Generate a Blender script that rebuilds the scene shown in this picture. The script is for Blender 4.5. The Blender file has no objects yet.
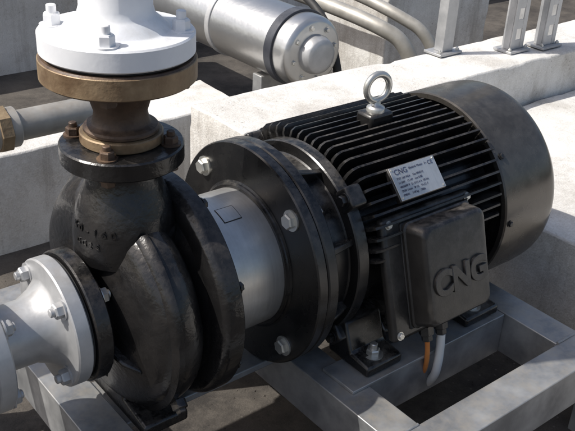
import bpy, math, random
from mathutils import Vector, Matrix, noise as mnoise
random.seed(4)
S = bpy.context.scene
COL = S.collection
PI = math.pi

# ------------------------------------------------------------------ materials
def new_mat(name):
    m = bpy.data.materials.new(name); m.use_nodes = True
    nt = m.node_tree; b = nt.nodes['Principled BSDF']
    return m, nt, b
def N(nt, t, **kw):
    n = nt.nodes.new(t)
    for k, v in kw.items(): setattr(n, k, v)
    return n
def noise(nt, scale, detail=4, rough=.6, vec=None):
    n = N(nt, 'ShaderNodeTexNoise'); n.inputs['Scale'].default_value = scale
    n.inputs['Detail'].default_value = detail; n.inputs['Roughness'].default_value = rough
    nt.links.new(vec, n.inputs['Vector']); return n.outputs['Fac']
def ramp(nt, fac, stops):
    r = N(nt, 'ShaderNodeValToRGB'); e = r.color_ramp.elements
    while len(e) < len(stops): e.new(.5)
    for i, (p, c) in enumerate(stops):
        e[i].position = p; e[i].color = (*c, 1) if len(c) == 3 else c
    nt.links.new(fac, r.inputs['Fac']); return r.outputs['Color']
def mix(nt, fac, a, b, mode='MIX'):
    m = N(nt, 'ShaderNodeMix', data_type='RGBA', blend_type=mode)
    if isinstance(fac, (int, float)): m.inputs[0].default_value = fac
    else: nt.links.new(fac, m.inputs[0])
    for i, v in ((6, a), (7, b)):
        if isinstance(v, tuple): m.inputs[i].default_value = (*v, 1)
        else: nt.links.new(v, m.inputs[i])
    return m.outputs[2]
def bump(nt, b, h, strength, dist=.001):
    n = N(nt, 'ShaderNodeBump'); n.inputs['Strength'].default_value = strength
    n.inputs['Distance'].default_value = dist
    nt.links.new(h, n.inputs['Height']); nt.links.new(n.outputs['Normal'], b.inputs['Normal'])
def coord(nt):
    return N(nt, 'ShaderNodeTexCoord').outputs['Object']
def upmask(nt, lo, hi):
    g = N(nt, 'ShaderNodeNewGeometry'); s = N(nt, 'ShaderNodeSeparateXYZ')
    nt.links.new(g.outputs['Normal'], s.inputs[0])
    m = N(nt, 'ShaderNodeMapRange'); m.inputs[1].default_value = lo; m.inputs[2].default_value = hi
    nt.links.new(s.outputs[2], m.inputs[0]); return m.outputs[0]
def mul(nt, a, b):
    m = N(nt, 'ShaderNodeMath', operation='MULTIPLY')
    for i, v in ((0, a), (1, b)):
        if isinstance(v, (int, float)): m.inputs[i].default_value = v
        else: nt.links.new(v, m.inputs[i])
    return m.outputs[0]

def paint(name, c1, c2, dust, dustamt, rough, metal=0, bscale=250, bstr=.15, bdist=.0006, rvar=.2):
    m, nt, b = new_mat(name); v = coord(nt)
    f = noise(nt, 16, 4, .65, v)
    c = mix(nt, ramp(nt, f, [(.35, (0, 0, 0)), (.7, (1, 1, 1))]), c1, c2)
    if dustamt:
        d = ramp(nt, noise(nt, 38, 6, .75, v), [(.42, (0, 0, 0)), (.72, (1, 1, 1))])
        um = upmask(nt, .1, .98)
        c = mix(nt, mul(nt, mul(nt, d, um), dustamt), c, dust)
    nt.links.new(c, b.inputs['Base Color'])
    r = N(nt, 'ShaderNodeMapRange'); r.inputs[1].default_value = .3; r.inputs[2].default_value = .7
    r.inputs[3].default_value = rough - rvar / 2; r.inputs[4].default_value = rough + rvar / 2
    nt.links.new(f, r.inputs[0]); nt.links.new(r.outputs[0], b.inputs['Roughness'])
    b.inputs['Metallic'].default_value = metal
    bump(nt, b, noise(nt, bscale, 2, .5, v), bstr, bdist)
    return m
M_black = paint('black_paint', (.007, .0068, .007), (.014, .0132, .0128), (.22, .20, .175), .5, .29)
M_cast = paint('black_cast_iron', (.007, .0068, .007), (.015, .014, .0138), (.17, .15, .13), .38, .26, bscale=130, bstr=.6, bdist=.0012, rvar=.16)
M_box = paint('terminal_box_paint', (.015, .014, .013), (.026, .024, .022), (.24, .215, .19), .6, .37, bscale=300, bstr=.35)
M_fan = paint('fan_cover_metal', (.075, .068, .060), (.11, .10, .088), (.28, .25, .21), .35, .25, metal=.65, bscale=60, bstr=.06)
M_galv = paint('galvanized_steel', (.36, .365, .37), (.50, .50, .50), (.34, .31, .27), .55, .42, metal=.45, bscale=140, bstr=.3)
M_gtan = paint('weathered_galvanized_steel', (.30, .28, .25), (.46, .44, .40), (.3, .24, .17), .5, .5, metal=.4, bscale=140, bstr=.3)
M_zinc = paint('zinc_bolt', (.5, .5, .48), (.66, .65, .6), (.4, .34, .26), .5, .32, metal=.75, bscale=200, bstr=.2)
M_white = paint('white_paint', (.68, .69, .71), (.78, .785, .79), (.42, .38, .32), .5, .45, bscale=160, bstr=.25)
M_frame = paint('frame_steel_galvanized', (.22, .225, .23), (.40, .40, .395), (.40, .36, .30), .8, .42, metal=.45, bscale=120, bstr=.3)
M_rust = paint('rusty_bronze', (.15, .095, .052), (.34, .25, .15), (.44, .35, .22), .6, .55, metal=.35, bscale=180, bstr=.6, bdist=.001)
M_darkrust = paint('dark_rust', (.045, .028, .02), (.12, .075, .045), (.3, .2, .13), .5, .6, metal=.2, bscale=180, bstr=.6, bdist=.001)
M_tan = paint('tan_grey_pipe_paint', (.30, .285, .25), (.42, .40, .36), (.5, .46, .4), .5, .45, metal=.35)
M_blue = paint('dark_blue_paint', (.03, .032, .04), (.05, .055, .068), (.2, .2, .2), .4, .45)
M_rubber = paint('gasket_rubber', (.015, .015, .015), (.03, .028, .026), (.1, .09, .08), .3, .7)
M_cable_w = paint('white_cable', (.6, .6, .58), (.7, .7, .68), (.4, .36, .3), 0, .5)
M_cable_o = paint('orange_cable', (.6, .2, .05), (.7, .26, .07), (.4, .3, .2), 0, .5)
M_ink = paint('ink', (.03, .04, .09), (.04, .05, .1), (.1, .1, .1), 0, .5)

def mat_steel(name='brushed_stainless', sc=(260, 6, 6), metal=.75):
    m, nt, b = new_mat(name); v = coord(nt)
    mp = N(nt, 'ShaderNodeMapping'); mp.inputs['Scale'].default_value = sc
    nt.links.new(v, mp.inputs[0])
    f = noise(nt, 1.2, 4, .6, mp.outputs[0])
    c = mix(nt, f, (.52, .51, .49), (.70, .69, .66))
    s = ramp(nt, noise(nt, 18, 5, .7, v), [(.45, (0, 0, 0)), (.8, (1, 1, 1))])
    c = mix(nt, mul(nt, s, .5), c, (.34, .31, .27))
    nt.links.new(c, b.inputs['Base Color']); b.inputs['Metallic'].default_value = metal
    r = N(nt, 'ShaderNodeMapRange'); r.inputs[3].default_value = .28; r.inputs[4].default_value = .46
    nt.links.new(f, r.inputs[0]); nt.links.new(r.outputs[0], b.inputs['Roughness'])
    bump(nt, b, f, .12, .0004); return m
M_steel = mat_steel()
def mat_alu():
    m, nt, b = new_mat('stainless_cladding'); v = coord(nt)
    c = mix(nt, noise(nt, 7, 4, .6, v), (.42, .42, .42), (.62, .62, .61))
    nt.links.new(c, b.inputs['Base Color']); b.inputs['Metallic'].default_value = .88
    b.inputs['Roughness'].default_value = .33
    bump(nt, b, noise(nt, 16, 3, .6, v), .45, .004); return m
M_alu = mat_alu()
def mat_conc(name, lo, hi, stain, stainamt=.7):
    m, nt, b = new_mat(name); v = coord(nt)
    f = noise(nt, 3.5, 6, .7, v)
    c = ramp(nt, f, [(.34, lo), (.62, hi)])
    st = ramp(nt, noise(nt, 1.9, 8, .8, v), [(.48, (0, 0, 0)), (.62, (1, 1, 1))])
    c = mix(nt, mul(nt, st, stainamt), c, stain)
    mp = N(nt, 'ShaderNodeMapping'); mp.inputs['Scale'].default_value = (14, 14, 1.1); nt.links.new(v, mp.inputs[0])
    dr = ramp(nt, noise(nt, 1, 5, .7, mp.outputs[0]), [(.50, (0, 0, 0)), (.72, (1, 1, 1))])
    side = N(nt, 'ShaderNodeMath', operation='SUBTRACT'); side.inputs[0].default_value = 1; nt.links.new(upmask(nt, 0, .6), side.inputs[1])
    c = mix(nt, mul(nt, mul(nt, dr, side.outputs[0]), .6), c, (.22, .19, .16))
    fine = noise(nt, 260, 3, .7, v)
    c = mix(nt, .35, c, ramp(nt, fine, [(.3, (.32, .32, .32)), (.65, (.70, .70, .70))]), 'OVERLAY')
    pit = N(nt, 'ShaderNodeTexVoronoi'); pit.inputs['Scale'].default_value = 60; nt.links.new(v, pit.inputs['Vector'])
    pr = ramp(nt, pit.outputs['Distance'], [(.08, (1, 1, 1)), (.18, (0, 0, 0))])
    pm = ramp(nt, f, [(.42, (1, 1, 1)), (.50, (0, 0, 0))])
    c = mix(nt, mul(nt, mul(nt, pr, pm), .6), c, (.16, .145, .125))
    nt.links.new(c, b.inputs['Base Color']); b.inputs['Roughness'].default_value = .9
    a = N(nt, 'ShaderNodeMath', operation='ADD'); nt.links.new(fine, a.inputs[0])
    nt.links.new(mul(nt, noise(nt, 14, 4, .6, v), 3.0), a.inputs[1])
    bump(nt, b, a.outputs[0], .5, .003); return m
M_conc = mat_conc('concrete', (.52, .50, .465), (.69, .675, .64), (.34, .31, .27), .65)
M_ground = mat_conc('dark_brown_floor', (.035, .030, .026), (.10, .087, .073), (.016, .014, .013), .8)  # dark brown mottled colour over the whole floor

# ------------------------------------------------------------------ builders
def empty(name):
    e = bpy.data.objects.new(name, None); e.empty_display_size = .05; COL.objects.link(e); return e
def mk(name, verts, faces, mat, parent=None, smooth=True, ang=32, bev=0, seg=2):
    me = bpy.data.meshes.new(name); me.from_pydata([tuple(v) for v in verts], [], faces); me.validate()
    import bmesh
    bm = bmesh.new(); bm.from_mesh(me); bmesh.ops.recalc_face_normals(bm, faces=bm.faces); bm.to_mesh(me); bm.free()
    if smooth:
        me.shade_smooth(); me.set_sharp_from_angle(angle=math.radians(ang))
    me.materials.append(mat)
    o = bpy.data.objects.new(name, me); COL.objects.link(o)
    if parent: o.parent = parent
    if bev:
        b = o.modifiers.new('bevel', 'BEVEL'); b.width = bev; b.segments = seg; b.limit_method = 'ANGLE'
        b.angle_limit = math.radians(40)
    return o
def chamf(p, c):
    out = [p[0]]
    for i in range(1, len(p) - 1):
        a, b, d = Vector(p[i - 1]), Vector(p[i]), Vector(p[i + 1])
        u, w = a - b, d - b
        if u.length < 1e-6 or w.length < 1e-6: out.append(p[i]); continue
        an = u.angle(w)
        if an > math.radians(150) or min(u.length, w.length) < c * 1.2: out.append(p[i]); continue
        k = min(c, u.length / 3, w.length / 3)
        out += [tuple(b + u.normalized() * k), tuple(b + w.normalized() * k)]
    out.append(p[-1]); return out
def frame_for(d):
    d = Vector(d).normalized()
    return d.to_track_quat('Z', 'Y').to_matrix()
def lathe_data(prof, origin, direc, seg):
    R = frame_for(direc); o = Vector(origin); V = []; F = []; rings = []
    for t, r in prof:
        if r < 1e-6:
            rings.append([len(V)]); V.append(o + R @ Vector((0, 0, t)))
        else:
            rings.append(list(range(len(V), len(V) + seg)))
            for i in range(seg):
                a = 2 * PI * i / seg; V.append(o + R @ Vector((r * math.cos(a), r * math.sin(a), t)))
    for A, B in zip(rings, rings[1:]):
        for i in range(seg):
            j = (i + 1) % seg
            if len(A) == 1 and len(B) == 1: break
            if len(A) == 1: F.append((A[0], B[j], B[i]))
            elif len(B) == 1: F.append((A[i], A[j], B[0]))
            else: F.append((A[i], A[j], B[j], B[i]))
    return V, F
def lathe(name, prof, origin, direc, mat, parent=None, seg=96, c=.0015, ang=32):
    if c: prof = chamf(prof, c)
    V, F = lathe_data(prof, origin, direc, seg)
    return mk(name, V, F, mat, parent, ang=ang)
def disc(name, t0, t1, r, origin, direc, mat, parent, r_in=0, seg=96, c=.002):
    if r_in: p = [(t0, r_in), (t0, r), (t1, r), (t1, r_in), (t0, r_in)]
    else: p = [(t0, 0), (t0, r), (t1, r), (t1, 0)]
    return lathe(name, p, origin, direc, mat, parent, seg, c)
def box(name, c, s, mat, parent=None, bev=.002, rot=None, seg=2):
    V = []; R = rot or Matrix.Identity(3)
    for x in (-.5, .5):
        for y in (-.5, .5):
            for z in (-.5, .5): V.append(Vector(c) + R @ Vector((x * s[0], y * s[1], z * s[2])))
    F = [(0, 1, 3, 2), (4, 6, 7, 5), (0, 4, 5, 1), (2, 3, 7, 6), (0, 2, 6, 4), (1, 5, 7, 3)]
    return mk(name, V, F, mat, parent, bev=bev, seg=seg)
def bolt(name, pos, direc, r, h, mat, parent, washer=1.35, stud=0, rot=None):
    R = frame_for(direc) @ Matrix.Rotation(random.random() * 1.0 if rot is None else rot, 3, 'Z')
    V, F = lathe_data([(0, 0), (0, r * washer), (r * .22, r * washer), (r * .22, 0)], (0, 0, 0), (0, 0, 1), 28)
    V = [Vector(v) for v in V]
    def hexp(z0, z1):
        b = len(V)
        for z, k in ((z0, 1), (z1 - r * .18, 1), (z1, .86)):
            for i in range(6):
                a = PI / 3 * i; V.append(Vector((r * k * math.cos(a), r * k * math.sin(a), z)))
        for l in range(2):
            for i in range(6):
                j = (i + 1) % 6; F.append((b + l * 6 + i, b + l * 6 + j, b + l * 6 + 6 + j, b + l * 6 + 6 + i))
        F.append(tuple(b + i for i in range(5, -1, -1))); F.append(tuple(b + 12 + i for i in range(6)))
    hexp(r * .2, r * .2 + h)
    if stud:
        b = len(V); v2, f2 = lathe_data([(h, 0), (h, r * .55), (h + stud - .001, r * .55), (h + stud, r * .45), (h + stud, 0)], (0, 0, 0), (0, 0, 1), 20)
        V += [Vector(v) for v in v2]; F += [tuple(b + i for i in f) for f in f2]
    V = [Vector(pos) + R @ v for v in V]
    return mk(name, V, F, mat, parent, ang=25)
def tube(name, pts, r, mat, parent=None, res=8, cyc=False, typ='POLY'):
    cu = bpy.data.curves.new(name, 'CURVE'); cu.dimensions = '3D'; cu.bevel_depth = r; cu.bevel_resolution = res; cu.use_fill_caps = True
    if typ == 'NURBS':
        sp = cu.splines.new('NURBS'); sp.points.add(len(pts) - 1)
        for p, q in zip(sp.points, pts): p.co = (*q, 1)
        sp.use_endpoint_u = True; sp.order_u = 3; sp.resolution_u = 16
    else:
        sp = cu.splines.new('POLY'); sp.points.add(len(pts) - 1)
        for p, q in zip(sp.points, pts): p.co = (*q, 1)
    sp.use_cyclic_u = cyc; sp.use_smooth = True
    cu.materials.append(mat)
    o = bpy.data.objects.new(name, cu); COL.objects.link(o)
    if parent: o.parent = parent
    return o
def text(name, body, size, M4, mat, parent, extrude=.001, bold=0, align='CENTER', bevel=0):
    cu = bpy.data.curves.new(name, 'FONT'); cu.body = body; cu.size = size; cu.extrude = extrude; cu.offset = bold
    cu.align_x = align; cu.align_y = 'CENTER'; cu.materials.append(mat); cu.bevel_depth = bevel
    o = bpy.data.objects.new(name, cu); COL.objects.link(o); o.parent = parent; o.matrix_world = M4; return o
def prism(name, prof, axis, a, b, mat, parent, bev=.0015):
    V = []; n = len(prof)
    for t in (a, b):
        for u, w in prof:
            V.append((t, u, w) if axis == 'X' else (u, t, w) if axis == 'Y' else (u, w, t))
    F = [tuple(range(n)), tuple(range(2 * n - 1, n - 1, -1))]
    for i in range(n):
        j = (i + 1) % n; F.append((i, j, n + j, n + i))
    return mk(name, V, F, mat, parent, bev=bev)
XD = (1, 0, 0)

# ------------------------------------------------------------------ PUMP
pump = empty('centrifugal_pump')
XV = -.197
def volute():
    V = []; F = []; seg = 160; rings = []
    for i in range(seg):
        a = 2 * PI * i / seg            # from +Y
        deg = math.degrees(a)
        d = (deg - 100) % 360
        t = min(d / 335, 1)
        if d > 335: t = 1 - (d - 335) / 25
        t = t * t * (3 - 2 * t) * .3 + t * .7
        rc = .108 + .018 * t; rt = .036 + .022 * t
        prof = [(-.268, .046), (-.258, .052), (-.252, .066), (-.249 - .006 * t, .080)]
        a0 = 165
        for k in range(0, 14):
            an = math.radians(a0 - k * a0 / 13)
            prof.append((XV + rt * .98 * math.cos(an), rc + rt * math.sin(an)))
        prof += [(-.15, .132), (-.146, .140)]
        ring = []
        for x, r in prof:
            ring.append(len(V)); p = Vector((x, r * math.cos(a), r * math.sin(a)))
            V.append(p + mnoise.noise_vector(p * 18) * .0014)
        rings.append(ring)
    for i in range(seg):
        A, B = rings[i], rings[(i + 1) % seg]
        for k in range(len(A) - 1): F.append((A[k], A[k + 1], B[k + 1], B[k]))
    mk('volute_casing', V, F, M_cast, pump, ang=50)
volute()
lathe('casing_rear_flange', [(-.150, .10), (-.150, .158), (-.141, .166), (-.118, .166), (-.118, .150), (-.112, .148), (-.108, .120), (-.098, .118), (-.098, .09)], (0, 0, 0), XD, M_cast, pump, 128, .002)
for k in range(8):
    a = math.radians(22.5 + 45 * k)
    bolt('casing_bolt_%d' % k, (-.118, .156 * math.cos(a), .156 * math.sin(a)), XD, .007, .006, M_cast, pump)
for k, a in enumerate([205, 262, 330, 30]):
    a = math.radians(a); c, s = math.cos(a), math.sin(a)
    V = []
    for x, r in ((-.271, .052), (-.258, .095), (-.240, .118), (-.225, .05)):
        for w in (-.004, .004): V.append((x, r * c - w * s, r * s + w * c))
    mk('front_rib_%d' % k, V, [(0, 2, 4, 6), (1, 7, 5, 3), (0, 1, 3, 2), (2, 3, 5, 4), (4, 5, 7, 6), (6, 7, 1, 0)], M_cast, pump, bev=.003)
V = []; F = []
n = 90
for i in range(n + 1):
    deg = 118 + (418 - 118) * i / n; a = math.radians(deg)
    d = (deg - 100) % 360; t = min(d / 335, 1); t = t * t * (3 - 2 * t) * .3 + t * .7
    rc = .108 + .018 * t; rt = .036 + .022 * t
    for x, r in ((XV - .022, rc + rt * .80), (XV - .0165, rc + rt * .985 + .004), (XV - .0085, rc + rt * 1.0 + .004), (XV - .003, rc + rt * .85)):
        V.append((x, r * math.cos(a), r * math.sin(a)))
for i in range(n):
    for k in range(3):
        b = i * 4; F.append((b + k, b + k + 1, b + k + 5, b + k + 4))
mk('scroll_ridge', V, F, M_cast, pump, ang=60)
lathe('suction_nozzle', [(-.290, .030), (-.290, .091), (-.268, .091), (-.268, .062), (-.262, .054), (-.245, .052), (-.235, .05)], (0, 0, 0), XD, M_cast, pump, 96, .002)
# discharge nozzle
DX = -.197; DZ = .031
lathe('discharge_nozzle', [(.08, .070), (.12, .069), (.150, .062), (.172, .052), (.190, .046), (.202, .045), (.207, .05), (.209, .078), (.233, .078), (.233, .03)], (DX, 0, 0), (0, 0, 1), M_cast, pump, 96, .002)
for k in range(4):
    a = math.radians(45 + 90 * k)
    bolt('discharge_flange_bolt_%d' % k, (DX + .0625 * math.cos(a), .0625 * math.sin(a), .233), (0, 0, 1), .0095, .010, M_darkrust, pump, stud=.008)
    bolt('discharge_flange_nut_%d' % k, (DX + .0625 * math.cos(a), .0625 * math.sin(a), .209), (0, 0, -1), .0095, .009, M_darkrust, pump)
lathe('drain_plug', [(0, .011), (.012, .011), (.012, .0075), (.018, .0075), (.018, 0)], (-.20, -.128, -.098), (-.1, -.8, -.6), M_cast, pump, 6, .001)
prism('pump_foot', [(-.10, -.168), (.10, -.168), (.10, -.15), (.04, -.14), (.03, -.11), (-.03, -.11), (-.04, -.14), (-.10, -.15)][::-1], 'X', -.235, -.165, M_cast, pump, .004)
def neck_text(s, z, r, a0, step, size):
    for i, ch in enumerate(s):
        a = math.radians(a0 + i * step)
        nrm = Vector((math.cos(a), math.sin(a), .0)); up = Vector((0, 0, 1)); rt = up.cross(nrm)
        M4 = Matrix((rt, up, nrm)).transposed().to_4x4(); M4.translation = Vector((DX, 0, z)) + nrm * r
        text('cast_character', ch, size, M4, M_cast, pump, .0010, .0003)
neck_text('50-160', .130, .0672, 176, 10.5, .014)
neck_text('GG25', .112, .0694, 184, 9, .012)
# adapter / lantern
lathe('adapter_sleeve', [(-.100, .09), (-.100, .1055), (.0, .1055)], (0, 0, 0), XD, M_steel, pump, 128, .001)
lathe('adapter_rim', [(-.104, .105), (-.104, .114), (-.094, .114), (-.094, .105)], (0, 0, 0), XD, M_steel, pump, 128, .001)
lathe('adapter_flange', [(-.006, .106), (-.006, .112), (0, .114), (0, .175), (.0175, .175), (.0175, .10)], (0, 0, 0), XD, M_black, pump, 160, .002)
lathe('bearing_core', [(-.29, 0), (-.29, .03), (-.1, .03), (-.1, 0)], (0, 0, 0), XD, M_rubber, pump, 32, 0)
for k in range(4):
    a = math.radians(45 + 90 * k)
    bolt('adapter_bolt_%d' % k, (0, .15 * math.cos(a), .15 * math.sin(a)), (-1, 0, 0), .0115, .009, M_zinc, pump)
def sleeve_pt(x, a, r=.1065):
    return (x, -r * math.cos(a), r * math.sin(a))
def wrap_patch(name, x0, x1, a0, a1, r0, r1, mat, parent, n=14):
    V = []; F = []
    for i in range(n + 1):
        a = a0 + (a1 - a0) * i / n
        for x, r in ((x0, r0), (x0, r1), (x1, r1), (x1, r0)): V.append(sleeve_pt(x, a, r))
    for i in range(n):
        for k in range(4):
            b = i * 4; F.append((b + k, b + (k + 1) % 4, b + 4 + (k + 1) % 4, b + 4 + k))
    F.append((0, 1, 2, 3)); F.append((n * 4 + 3, n * 4 + 2, n * 4 + 1, n * 4))
    return mk(name, V, F, mat, parent, bev=.0004)
r0, r1 = .1045, .1062
wrap_patch('guard_label_rim', -.070, -.040, math.radians(64), math.radians(79), r0, r1, M_rubber, pump)
wrap_patch('guard_label', -.069, -.041, math.radians(64.7), math.radians(78.3), r0, r1 + .0004, M_steel, pump)

# ------------------------------------------------------------------ MOTOR
motor = empty('electric_motor')
lathe('mounting_flange', [(.0185, .10), (.0185, .175), (.037, .175), (.037, .150), (.041, .146), (.060, .135), (.090, .138), (.090, .158), (.112, .158), (.112, .10)], (0, 0, 0), XD, M_black, motor, 160, .002)
for k in range(4):
    a = math.radians(45 + 90 * k)
    bolt('flange_nut_%d' % k, (.037, .15 * math.cos(a), .15 * math.sin(a)), XD, .0115, .010, M_zinc, motor)
for k in range(8):
    a = math.radians(22.5 + 45 * k); c, s = math.cos(a), math.sin(a); V = []
    for x, r in ((.038, .165), (.092, .150), (.092, .125), (.038, .125)):
        for w in (-.005, .005): V.append((x, r * c - w * s, r * s + w * c))
    mk('endshield_rib_%d' % k, V, [(0, 2, 4, 6), (1, 7, 5, 3), (0, 1, 3, 2), (2, 3, 5, 4), (4, 5, 7, 6), (6, 7, 1, 0)], M_black, motor, bev=.002)
for a in (45, 135, 225, 315):
    a = math.radians(a); c, s = math.cos(a), math.sin(a)
    R = Matrix(((1, 0, 0), (0, c, -s), (0, s, c)))
    box('endshield_lug', (.100, .165 * c, .165 * s), (.030, .030, .034), M_black, motor, .005, R, 3)
    bolt('endshield_bolt', (.085, .168 * c, .168 * s), (-1, 0, 0), .008, .007, M_black, motor)
X1 = .402
lathe('stator_body', [(.100, .10), (.104, .136), (X1 + .01, .136), (X1 + .01, .10)], (0, 0, 0), XD, M_black, motor, 96, .002)
def tip(a):
    c, s = abs(math.cos(a)), abs(math.sin(a)); return .166 / ((c ** 3 + s ** 3) ** (1 / 3))
V = []; F = []; NF = 60
for k in range(NF):
    a = 2 * PI * (k + .5) / NF; deg = math.degrees(a)
    if 172 < deg < 222: continue
    if 250 < deg < 290: continue
    c, s = math.cos(a), math.sin(a); rt = tip(a) + random.uniform(-.0006, .0006); b = len(V)
    x0, x1 = .113, X1 - .004
    for x, r, w in ((x0, .128, .0034), (x0, rt - .012, .0024), (x0 + .004, rt - .004, .002), (x0 + .012, rt, .0017),
                    (x1 - .004, rt, .0017), (x1, rt - .004, .002), (x1, .128, .0034)):
        for sg in (-1, 1): V.append((x, r * c - sg * w * s, r * s + sg * w * c))
    n = 7
    F.append(tuple(b + 2 * i for i in range(n))); F.append(tuple(b + 2 * i + 1 for i in range(n - 1, -1, -1)))
    for i in range(n):
        j = (i + 1) % n; F.append((b + 2 * i, b + 2 * i + 1, b + 2 * j + 1, b + 2 * j))
mk('cooling_fins', V, F, M_black, motor, ang=30)
# fan cover
p = [(X1, .1655), (X1, .1735), (X1 + .003, .1755), (.512, .1755), (.526, .1745)]
for k in range(1, 8):
    a = math.radians(90 - k * 12.5); p.append((.526 + .026 * math.cos(a), .1485 + .026 * math.sin(a)))
p += [(.554, .14), (.556, .06), (.556, 0)]
lathe('fan_cover', p, (0, 0, 0), XD, M_fan, motor, 160, 0)
lathe('fan_cover_inner', [(X1, .1655), (X1 + .012, .1655), (X1 + .012, .10)], (0, 0, 0), XD, M_black, motor, 96, 0)
for rr in (.045, .065, .085, .105, .125):
    lathe('grille_ring', [(.554, rr - .003), (.560, rr - .003), (.560, rr + .003), (.554, rr + .003)], (0, 0, 0), XD, M_black, motor, 64, .0005)
for a in (40, 140, 178, 230):
    a = math.radians(a); bolt('cover_screw', (X1 + .013, .1757 * math.cos(a), .1757 * math.sin(a)), (0, math.cos(a), math.sin(a)), .0045, .003, M_black, motor)
# lifting eye
box('eye_boss', (.252, 0, .166), (.05, .036, .03), M_black, motor, .005)
lathe('eye_collar', [(.178, .0), (.178, .015), (.187, .015), (.191, .008), (.199, .0065), (.199, 0)], (.252, 0, 0), (0, 0, 1), M_zinc, motor, 40, .001)
bpy.ops.mesh.primitive_torus_add(major_radius=.0215, minor_radius=.0055, major_segments=48, minor_segments=16, location=(.252, 0, .219), rotation=(PI / 2, 0, math.radians(-8)))
eye = bpy.context.object; eye.name = 'lifting_eye'; eye.data.materials.append(M_zinc); eye.data.shade_smooth(); eye.parent = motor
# terminal box (tilted)
T = math.radians(17)
n_ = Vector((0, -math.cos(T), math.sin(T))); w_ = Vector((0, math.sin(T), math.cos(T)))
RB = Matrix(((1, 0, 0), (0, -n_.y, w_.y), (0, -n_.z, w_.z)))
cB = Vector((.228, 0, -.062))
def bp(u, out, w): return Vector((cB.x + u, 0, cB.z)) + n_ * out + w_ * w
box('terminal_box_pedestal', bp(0, .132, .01), (.13, .07, .12), M_black, motor, .006, RB)
box('terminal_box_base', bp(0, .178, 0), (.192, .018, .194), M_box, motor, .007, RB, 3)
box('terminal_box_gasket', bp(.012, .188, 0), (.150, .004, .168), M_rubber, motor, .002, RB)
def rounded(w, h, r, n=8):
    pts = []
    for cx, cy, a0 in ((w / 2 - r, h / 2 - r, 0), (-w / 2 + r, h / 2 - r, 90), (-w / 2 + r, -h / 2 + r, 180), (w / 2 - r, -h / 2 + r, 270)):
        for k in range(n + 1):
            a = math.radians(a0 + 90 * k / n); pts.append((cx + r * math.cos(a), cy + r * math.sin(a)))
    return pts
V = []; F = []; L = []
for out, w, h, r in ((.1895, .148, .168, .012), (.194, .148, .168, .012), (.196, .143, .163, .012), (.222, .137, .156, .013), (.226, .134, .153, .013), (.2288, .128, .147, .012), (.2296, .121, .140, .010)):
    L.append([])
    for u, q in rounded(w, h, r): L[-1].append(len(V)); V.append(bp(u + .012, out, q))
m = len(L[0])
for A, B in zip(L, L[1:]):
    for i in range(m): F.append((A[i], A[(i + 1) % m], B[(i + 1) % m], B[i]))
F.append(tuple(L[-1])); F.append(tuple(reversed(L[0])))
mk('terminal_box_lid', V, F, M_box, motor, ang=28)
for u in (-.084, .088):
    for w in (-.087, .087):
        bolt('box_screw', bp(u, .187, w), n_, .005, .004, M_zinc, motor)
MT = Matrix.Translation(bp(.012, .230, -.014)) @ Matrix(((1, 0, 0), (0, w_.y, n_.y), (0, w_.z, n_.z))).to_4x4()
text('lid_lettering', 'CNG', .052, MT, M_box, motor, .003, .0020, bevel=.0008)
for g in (-.02, .012):
    lathe('cable_gland', [(0, .012), (.016, .012), (.016, .009), (.026, .009), (.026, .005)], bp(g, .178, -.094), -w_, M_black, motor, 6, .001)
# nameplate
A = math.radians(43)
nn = Vector((0, -math.cos(A), math.sin(A))); nw = Vector((0, math.sin(A), math.cos(A)))
RN = Matrix(((1, 0, 0), (0, -nn.y, nw.y), (0, -nn.z, nw.z)))
pc = Vector((.213, 0, 0)) + nn * .188
box('nameplate_pad', pc - nn * .006, (.097, .010, .054), M_black, motor, .002, RN)
box('nameplate', pc, (.094, .0015, .051), M_steel, motor, .0004, RN)
RT = Matrix(((1, 0, 0), (0, nw.y, nn.y), (0, nw.z, nn.z)))
def np_text(body, size, u, w, al='LEFT'):
    text('nameplate_text', body, size, Matrix.Translation(pc + Vector((u, 0, 0)) + nn * .0012 + nw * w) @ RT.to_4x4(), M_ink, motor, .0001, 0, al)
np_text('CNG', .012, -.040, .017); np_text('Elektrik Motor  3~', .0050, -.010, .018); np_text('CE', .009, .030, .017)
for i, l in enumerate(['TYP 160 M2A    No 004512', '11 kW   15 HP   cos 0.88', '400/690 V  21.5/12.4 A  50 Hz', '2930 1/min   IP 55   Th.Cl. F', 'IMB35    118 kg    2006']):
    np_text(l, .0048, -.040, .007 - i * .0064)
for u in (-.043, .043):
    for w in (-.022, .022): bolt('rivet', pc + Vector((u, 0, 0)) + nw * w + nn * .0006, nn, .0016, .001, M_zinc, motor)
# feet
for sy in (-1, 1):
    for x0, x1 in ((.098, .172), (.325, .408)):
        prism('foot', [(sy * .190, -.160), (sy * .190, -.143), (sy * .150, -.138), (sy * .132, -.09), (sy * .09, -.09), (sy * .10, -.160)], 'X', x0, x1, M_black, motor, .004)
        bolt('foot_bolt', ((x0 + x1) / 2 - .005, sy * .166, -.1425), (0, 0, 1), .011, .010, M_zinc, motor, 1.5, .012)
    prism('foot_rail', [(sy * .150, -.159), (sy * .150, -.125), (sy * .11, -.09), (sy * .09, -.09), (sy * .10, -.159)], 'X', .171, .326, M_black, motor, .004)

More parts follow.
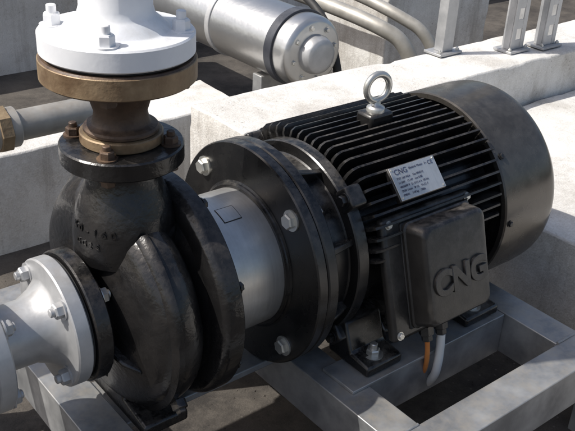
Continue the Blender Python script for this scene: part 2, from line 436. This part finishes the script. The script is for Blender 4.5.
# ------------------------------------------------------------------ DISCHARGE
red = empty('pipe_reducer'); ZD = (0, 0, 1); O = (DX, 0, DZ)
lathe('brass_ring', [(.203, .03), (.203, .052), (.217, .052), (.217, .03)], O, ZD, M_rust, red, 80, .0015)
lathe('reducer_body', [(.217, .03), (.217, .047), (.224, .047), (.227, .036), (.242, .033), (.258, .038), (.275, .052), (.284, .058), (.285, .093), (.314, .093), (.314, .03)], O, ZD, M_darkrust, red, 96, .002)
lathe('reducer_rim', [(.287, .092), (.287, .0945), (.312, .0945), (.312, .092)], O, ZD, M_rust, red, 96, .001)
disc('gasket', .3145, .3175, .088, O, ZD, M_rubber, red)
wp = empty('white_discharge_pipe')
lathe('white_flange', [(.318, .03), (.318, .0925), (.344, .0925), (.346, .064), (.350, .061), (.362, .046), (.372, .043), (1.3, .043), (1.3, 0)], O, ZD, M_white, wp, 96, .002)
for k in range(4):
    a = math.radians(-128 + 90 * k); x, y = DX + .0755 * math.cos(a), .0755 * math.sin(a)
    bolt('flange_nut_%d' % k, (x, y, .344 + DZ), ZD, .0108, .013, M_white, wp, 1.4, .012)
    bolt('flange_head_%d' % k, (x, y, .285 + DZ), (0, 0, -1), .0105, .009, M_darkrust, wp)

# ------------------------------------------------------------------ SUCTION PIPE
sp = empty('suction_pipe')
disc('gasket', -.2945, -.2905, .084, (0, 0, 0), XD, M_rubber, sp)
lathe('flange', [(-.295, .03), (-.295, .088), (-.316, .088), (-.317, .060), (-.326, .052), (-.345, .043), (-.385, .042), (-.392, .050), (-.394, .086), (-.416, .086), (-.416, .03)], (0, 0, 0), XD, M_galv, sp, 96, .002)
lathe('outer_flange', [(-.420, .03), (-.420, .086), (-.442, .086), (-.444, .05), (-.47, .042), (-1.4, .042), (-1.4, 0)], (0, 0, 0), XD, M_galv, sp, 96, .002)
for k in range(4):
    a = math.radians(45 + 90 * k)
    y, z = .0725 * math.cos(a), .0725 * math.sin(a)
    bolt('bolt_a%d' % k, (-.316, y, z), (-1, 0, 0), .0105, .010, M_galv, sp, 1.35, .008)
    bolt('bolt_b%d' % k, (-.268, y, z), XD, .0105, .010, M_zinc, sp, 1.35, .006)
    bolt('bolt_c%d' % k, (-.394, y, z), XD, .0105, .010, M_galv, sp, 1.35, .006)
    bolt('bolt_d%d' % k, (-.442, y, z), (-1, 0, 0), .0105, .010, M_galv, sp, 1.35)

# ------------------------------------------------------------------ GALVANIZED PIPE behind
gp = empty('galvanized_pipe')
pts = [(-1.6, .25, .172), (-.13, .25, .172)]
for k in range(1, 9):
    a = math.radians(k * 11.25); pts.append((-.13 + .045 * math.sin(a), .25, .172 - .045 * (1 - math.cos(a))))
pts.append((-.085, .25, -.40))
tube('pipe_run', pts, .023, M_gtan, gp)
lathe('pipe_union', [(-.285, .022), (-.285, .030), (-.235, .030), (-.235, .022)], (0, .25, .172), XD, M_gtan, gp, 40, .002)
lathe('union_nut', [(-.268, .024), (-.268, .035), (-.250, .035), (-.250, .024)], (0, .25, .172), XD, M_rust, gp, 8, .001)

# ------------------------------------------------------------------ BASE FRAME
fr = empty('steel_base_frame')
def channelX(name, y, x0, x1, sgn=1, z=-.166, w=.06, h=.08, t=.007):
    p = [(y, z), (y + sgn * w, z), (y + sgn * w, z - t), (y + sgn * t, z - t), (y + sgn * t, z - h + t), (y + sgn * w, z - h + t), (y + sgn * w, z - h), (y, z - h)]
    prism(name, p, 'X', x0, x1, M_frame, fr)
def channelY(name, x, y0, y1, sgn=1, z=-.166, w=.06, h=.08, t=.007):
    p = [(x, z), (x + sgn * w, z), (x + sgn * w, z - t), (x + sgn * t, z - t), (x + sgn * t, z - h + t), (x + sgn * w, z - h + t), (x + sgn * w, z - h), (x, z - h)]
    prism(name, p, 'Y', y0, y1, M_frame, fr)
channelX('rail_near', -.362, -.42, .62); channelX('rail_far', .362, -.42, .62, -1)
channelY('cross_member_1', .035, -.301, .301); channelY('cross_member_2', .425, -.301, .301)
channelY('cross_member_3', -.30, -.301, .301)
box('motor_pad_1', (.225, -.165, -.1630), (.33, .07, .0055), M_frame, fr, .001)
box('motor_pad_2', (.225, .165, -.1630), (.33, .07, .0055), M_frame, fr, .001)
channelX('motor_rail_1', -.195, .096, .424, 1, z=-.167, w=.05)
channelX('motor_rail_2', .195, .096, .424, -1, z=-.167, w=.05)
box('pump_rail', (-.1025, 0, -.1775), (.273, .11, .012), M_frame, fr, .002)
for x in (-.38, .12, .56):
    for y in (-.33, .33): box('frame_leg', (x, y, -.325), (.06, .05, .155), M_frame, fr, .002)
def weld(name, a, b):
    a, b = Vector(a), Vector(b); n = max(6, int((b - a).length / .006)); pts = []
    for i in range(n + 1):
        q = a.lerp(b, i / n); pts.append(q + Vector((random.uniform(-.0007, .0007),) * 3))
    tube(name, pts, .0026, M_frame, fr, 3)
for x in (.035, .425, -.30):
    weld('weld', (x + .002, -.3015, -.1655), (x + .058, -.3015, -.1655))
    weld('weld', (x - .001, -.3015, -.17), (x - .001, -.3015, -.244))

# ------------------------------------------------------------------ cables
cab = empty('motor_cable')
g1 = bp(-.02, .178, -.120); g2 = bp(.012, .178, -.120)
tube('white_sheath', [g2, g2 + Vector((0, -.005, -.04)), g2 + Vector((.0, .0, -.10)), g2 + Vector((.03, .09, -.19)), g2 + Vector((.3, .3, -.198))], .007, M_cable_w, cab, typ='NURBS')
tube('orange_sheath', [g1, g1 + Vector((.010, .0, -.04)), g1 + Vector((.026, .02, -.10)), g1 + Vector((.05, .12, -.19)), g1 + Vector((.25, .32, -.198))], .004, M_cable_o, cab, typ='NURBS')

# ------------------------------------------------------------------ SETTING
FZ = -.40
def slab(name, x0, x1, y0, y1, z0, z1, mat, cell=.03, amp=.0035):
    """cast block with slightly uneven faces and worn edges"""
    nx, ny, nz = [max(1, min(140, round((b - a) / cell))) for a, b in ((x0, x1), (y0, y1), (z0, z1))]
    idx = {}; V = []; F = []
    def vid(i, j, k):
        key = (i, j, k)
        if key not in idx:
            p = Vector((x0 + (x1 - x0) * i / nx, y0 + (y1 - y0) * j / ny, z0 + (z1 - z0) * k / nz))
            e = (i in (0, nx)) + (j in (0, ny)) + (k in (0, nz))
            q = p + mnoise.noise_vector(p * 6) * amp + mnoise.noise_vector(p * 27) * amp * .35
            if e >= 2:
                c = Vector(((x0 + x1) / 2 if i in (0, nx) else p.x, (y0 + y1) / 2 if j in (0, ny) else p.y, (z0 + z1) / 2 if k in (0, nz) else p.z))
                q += (c - p).normalized() * (.002 + .016 * max(0, mnoise.noise(p * 19) - .12))
            idx[key] = len(V); V.append(q)
        return idx[key]
    for i in range(nx):
        for j in range(ny):
            for k in (0, nz): F.append((vid(i, j, k), vid(i + 1, j, k), vid(i + 1, j + 1, k), vid(i, j + 1, k)))
        for k in range(nz):
            for j in (0, ny): F.append((vid(i, j, k), vid(i + 1, j, k), vid(i + 1, j, k + 1), vid(i, j, k + 1)))
    for j in range(ny):
        for k in range(nz):
            for i in (0, nx): F.append((vid(i, j, k), vid(i, j + 1, k), vid(i, j + 1, k + 1), vid(i, j, k + 1)))
    return mk(name, V, F, mat, None, ang=40, bev=.004, seg=2)
mk('ground', [(-150, -150, FZ), (150, -150, FZ), (150, 150, FZ), (-150, 150, FZ)], [(0, 1, 2, 3)], M_ground, None, smooth=False)
slab('concrete_slab', .66, 4.5, -2.5, .375, FZ - .1, -.12, M_conc)
slab('concrete_plinth', .275, 2.4, .38, .575, FZ - .1, 0, M_conc, .02)
slab('concrete_wall', -3, .62, .85, 1.05, FZ - .1, -.15, M_conc)
slab('concrete_wall', -4, 6, 2.05, 2.3, FZ - .1, .12, M_conc, .06)
slab('concrete_pier', 1.25, 1.75, .95, 1.25, FZ - .1, .05, M_conc)
slab('concrete_terrace', -6, 7, 2.8, 6.5, FZ - .1, -.05, M_conc, .1)
V = []; F = []
for i in range(1500):
    x, y = random.uniform(-.9, .65), random.uniform(-.6, .84); r = random.uniform(.001, .003)
    b = len(V)
    for d in ((1, 0, 0), (0, 1, 0), (-1, 0, 0), (0, -1, 0), (0, 0, .8), (0, 0, -.3)):
        V.append((x + d[0] * r * random.uniform(.6, 1.3), y + d[1] * r * random.uniform(.6, 1.3), FZ + r * .25 + d[2] * r))
    for k in range(4):
        F.append((b + k, b + (k + 1) % 4, b + 4)); F.append((b + (k + 1) % 4, b + k, b + 5))
mk('grit', V, F, M_ground, None, smooth=False)

# background cladded vessel
tk = empty('clad_cylindrical_vessel'); YD = (0, 1, 0)
VO = (.765, 0, -.01)
lathe('shell', [(.735, 0), (.735, .084), (.745, .095), (.76, .098), (1.95, .098), (1.95, 0)], VO, YD, M_alu, tk, 64, .002)
lathe('clamp_band', [(.79, .096), (.79, .105), (.82, .105), (.82, .096)], VO, YD, M_blue, tk, 64, .001)
for y in (1.08, 1.4):
    lathe('clamp_band', [(y, .096), (y, .102), (y + .02, .102), (y + .02, .096)], VO, YD, M_galv, tk, 64, .001)
lathe('end_cap', [(.70, 0), (.70, .03), (.705, .045), (.725, .052), (.74, .052)], VO, YD, M_galv, tk, 48, .002)
for k in range(8):
    a = PI / 4 * k + .2; bolt('end_bolt', (VO[0] + .070 * math.cos(a), .735, VO[2] + .070 * math.sin(a)), (0, -1, 0), .006, .005, M_zinc, tk)
for y in (.9, 1.5): box('saddle', (VO[0], y, -.25), (.12, .04, .29), M_frame, tk, .003)
bg = empty('background_pipework')
tube('bent_pipe', [(.98, 1.9, .07), (.98, 1.2, .05), (1.0, .92, .04), (1.03, .78, .02), (1.08, .70, -.02), (1.14, .67, -.2), (1.14, .67, -.4)], .022, M_tan, bg, typ='NURBS')
tube('bent_pipe_2', [(1.09, 1.9, .10), (1.09, 1.25, .08), (1.11, .95, .06), (1.14, .82, .03), (1.20, .72, -.02), (1.24, .69, -.2), (1.24, .69, -.4)], .018, M_tan, bg, typ='NURBS')
tube('flexible_conduit', [(.90, 1.5, .10), (.90, 1.1, .12), (.90, .86, .06), (.88, .76, -.08), (.86, .70, -.25), (.86, .70, -.4)], .012, M_rubber, bg, typ='NURBS')

def post(x, y, w=.055, d=.03, h=1.3, slots=True):
    """slotted strut channel: perforated front face and two side flanges"""
    e = empty('steel_post')
    if slots:
        zb = .0085; s = .016
        box('front_strip', (x + s / 2, y + .002, (h + zb) / 2), (s, .004, h - zb), M_galv, e, .0008)
        box('front_strip', (x + w - s / 2, y + .002, (h + zb) / 2), (s, .004, h - zb), M_galv, e, .0008)
        z = zb
        while z < h - .05:
            box('rung', (x + w / 2, y + .0024, z + .0125), (w - 2 * s - .0004, .0036, .025), M_galv, e, .0006); z += .055
        for sx in (x + .002, x + w - .002):
            box('side_flange', (sx, y + .0045 + (d - .0045) / 2, (h + zb) / 2), (.004, d - .0045, h - zb), M_galv, e, .0008)
    else:
        prism('angle', [(x, y), (x + w, y), (x + w, y + .004), (x + .004, y + .004), (x + .004, y + d), (x, y + d)], 'Z', .0085, h, M_galv, e, .0008)
    box('base_plate', (x + w / 2, y + d / 2, .005), (.085, .06, .0065), M_galv, e, .001)
    for u in (-.034, .034): bolt('anchor_bolt', (x + w / 2 + u, y + d / 2 - .018, .008), (0, 0, 1), .005, .005, M_zinc, e, stud=.004)
post(1.21, .45); post(1.325, .43); post(1.03, .53, .04, slots=False)

# ------------------------------------------------------------------ LIGHT
EL = 50
to_sun = Vector((-.83, .40, 0)).normalized() * math.cos(math.radians(EL)) + Vector((0, 0, math.sin(math.radians(EL))))
sd = bpy.data.lights.new('sun', 'SUN'); sd.energy = 5; sd.angle = math.radians(.5); sd.color = (1, .965, .91)
so = bpy.data.objects.new('sun', sd); COL.objects.link(so); so.rotation_euler = to_sun.to_track_quat('Z', 'Y').to_euler()
w = bpy.data.worlds.new('World'); S.world = w; w.use_nodes = True
nt = w.node_tree; sky = nt.nodes.new('ShaderNodeTexSky'); sky.sky_type = 'NISHITA'; sky.sun_disc = False
sky.sun_elevation = math.radians(EL); sky.sun_rotation = math.atan2(to_sun.x, to_sun.y)
sky.dust_density = 3.5; sky.ozone_density = .8
nt.links.new(sky.outputs[0], nt.nodes['Background'].inputs[0]); nt.nodes['Background'].inputs[1].default_value = .14

# ------------------------------------------------------------------ CAMERA
Rv = Vector((.779, -.625, .050)).normalized()
Fv = Vector((.570, .673, -.471)); Fv = (Fv - Rv * Fv.dot(Rv)).normalized()
Uv = Rv.cross(Fv)
D = 1.29
P0 = Rv * (-.0511 * D) + Uv * (-.0452 * D) + Fv * D
cam = bpy.data.cameras.new('camera'); co = bpy.data.objects.new('camera', cam); COL.objects.link(co)
M = Matrix((Rv, Uv, -Fv)).transposed().to_4x4(); M.translation = -P0
co.matrix_world = M
cam.sensor_width = 36; cam.lens = 851 / 575 * 36; cam.clip_start = .02; cam.clip_end = 600
S.camera = co
S.view_settings.view_transform = 'Standard'; S.view_settings.look = 'None'; S.view_settings.exposure = 0
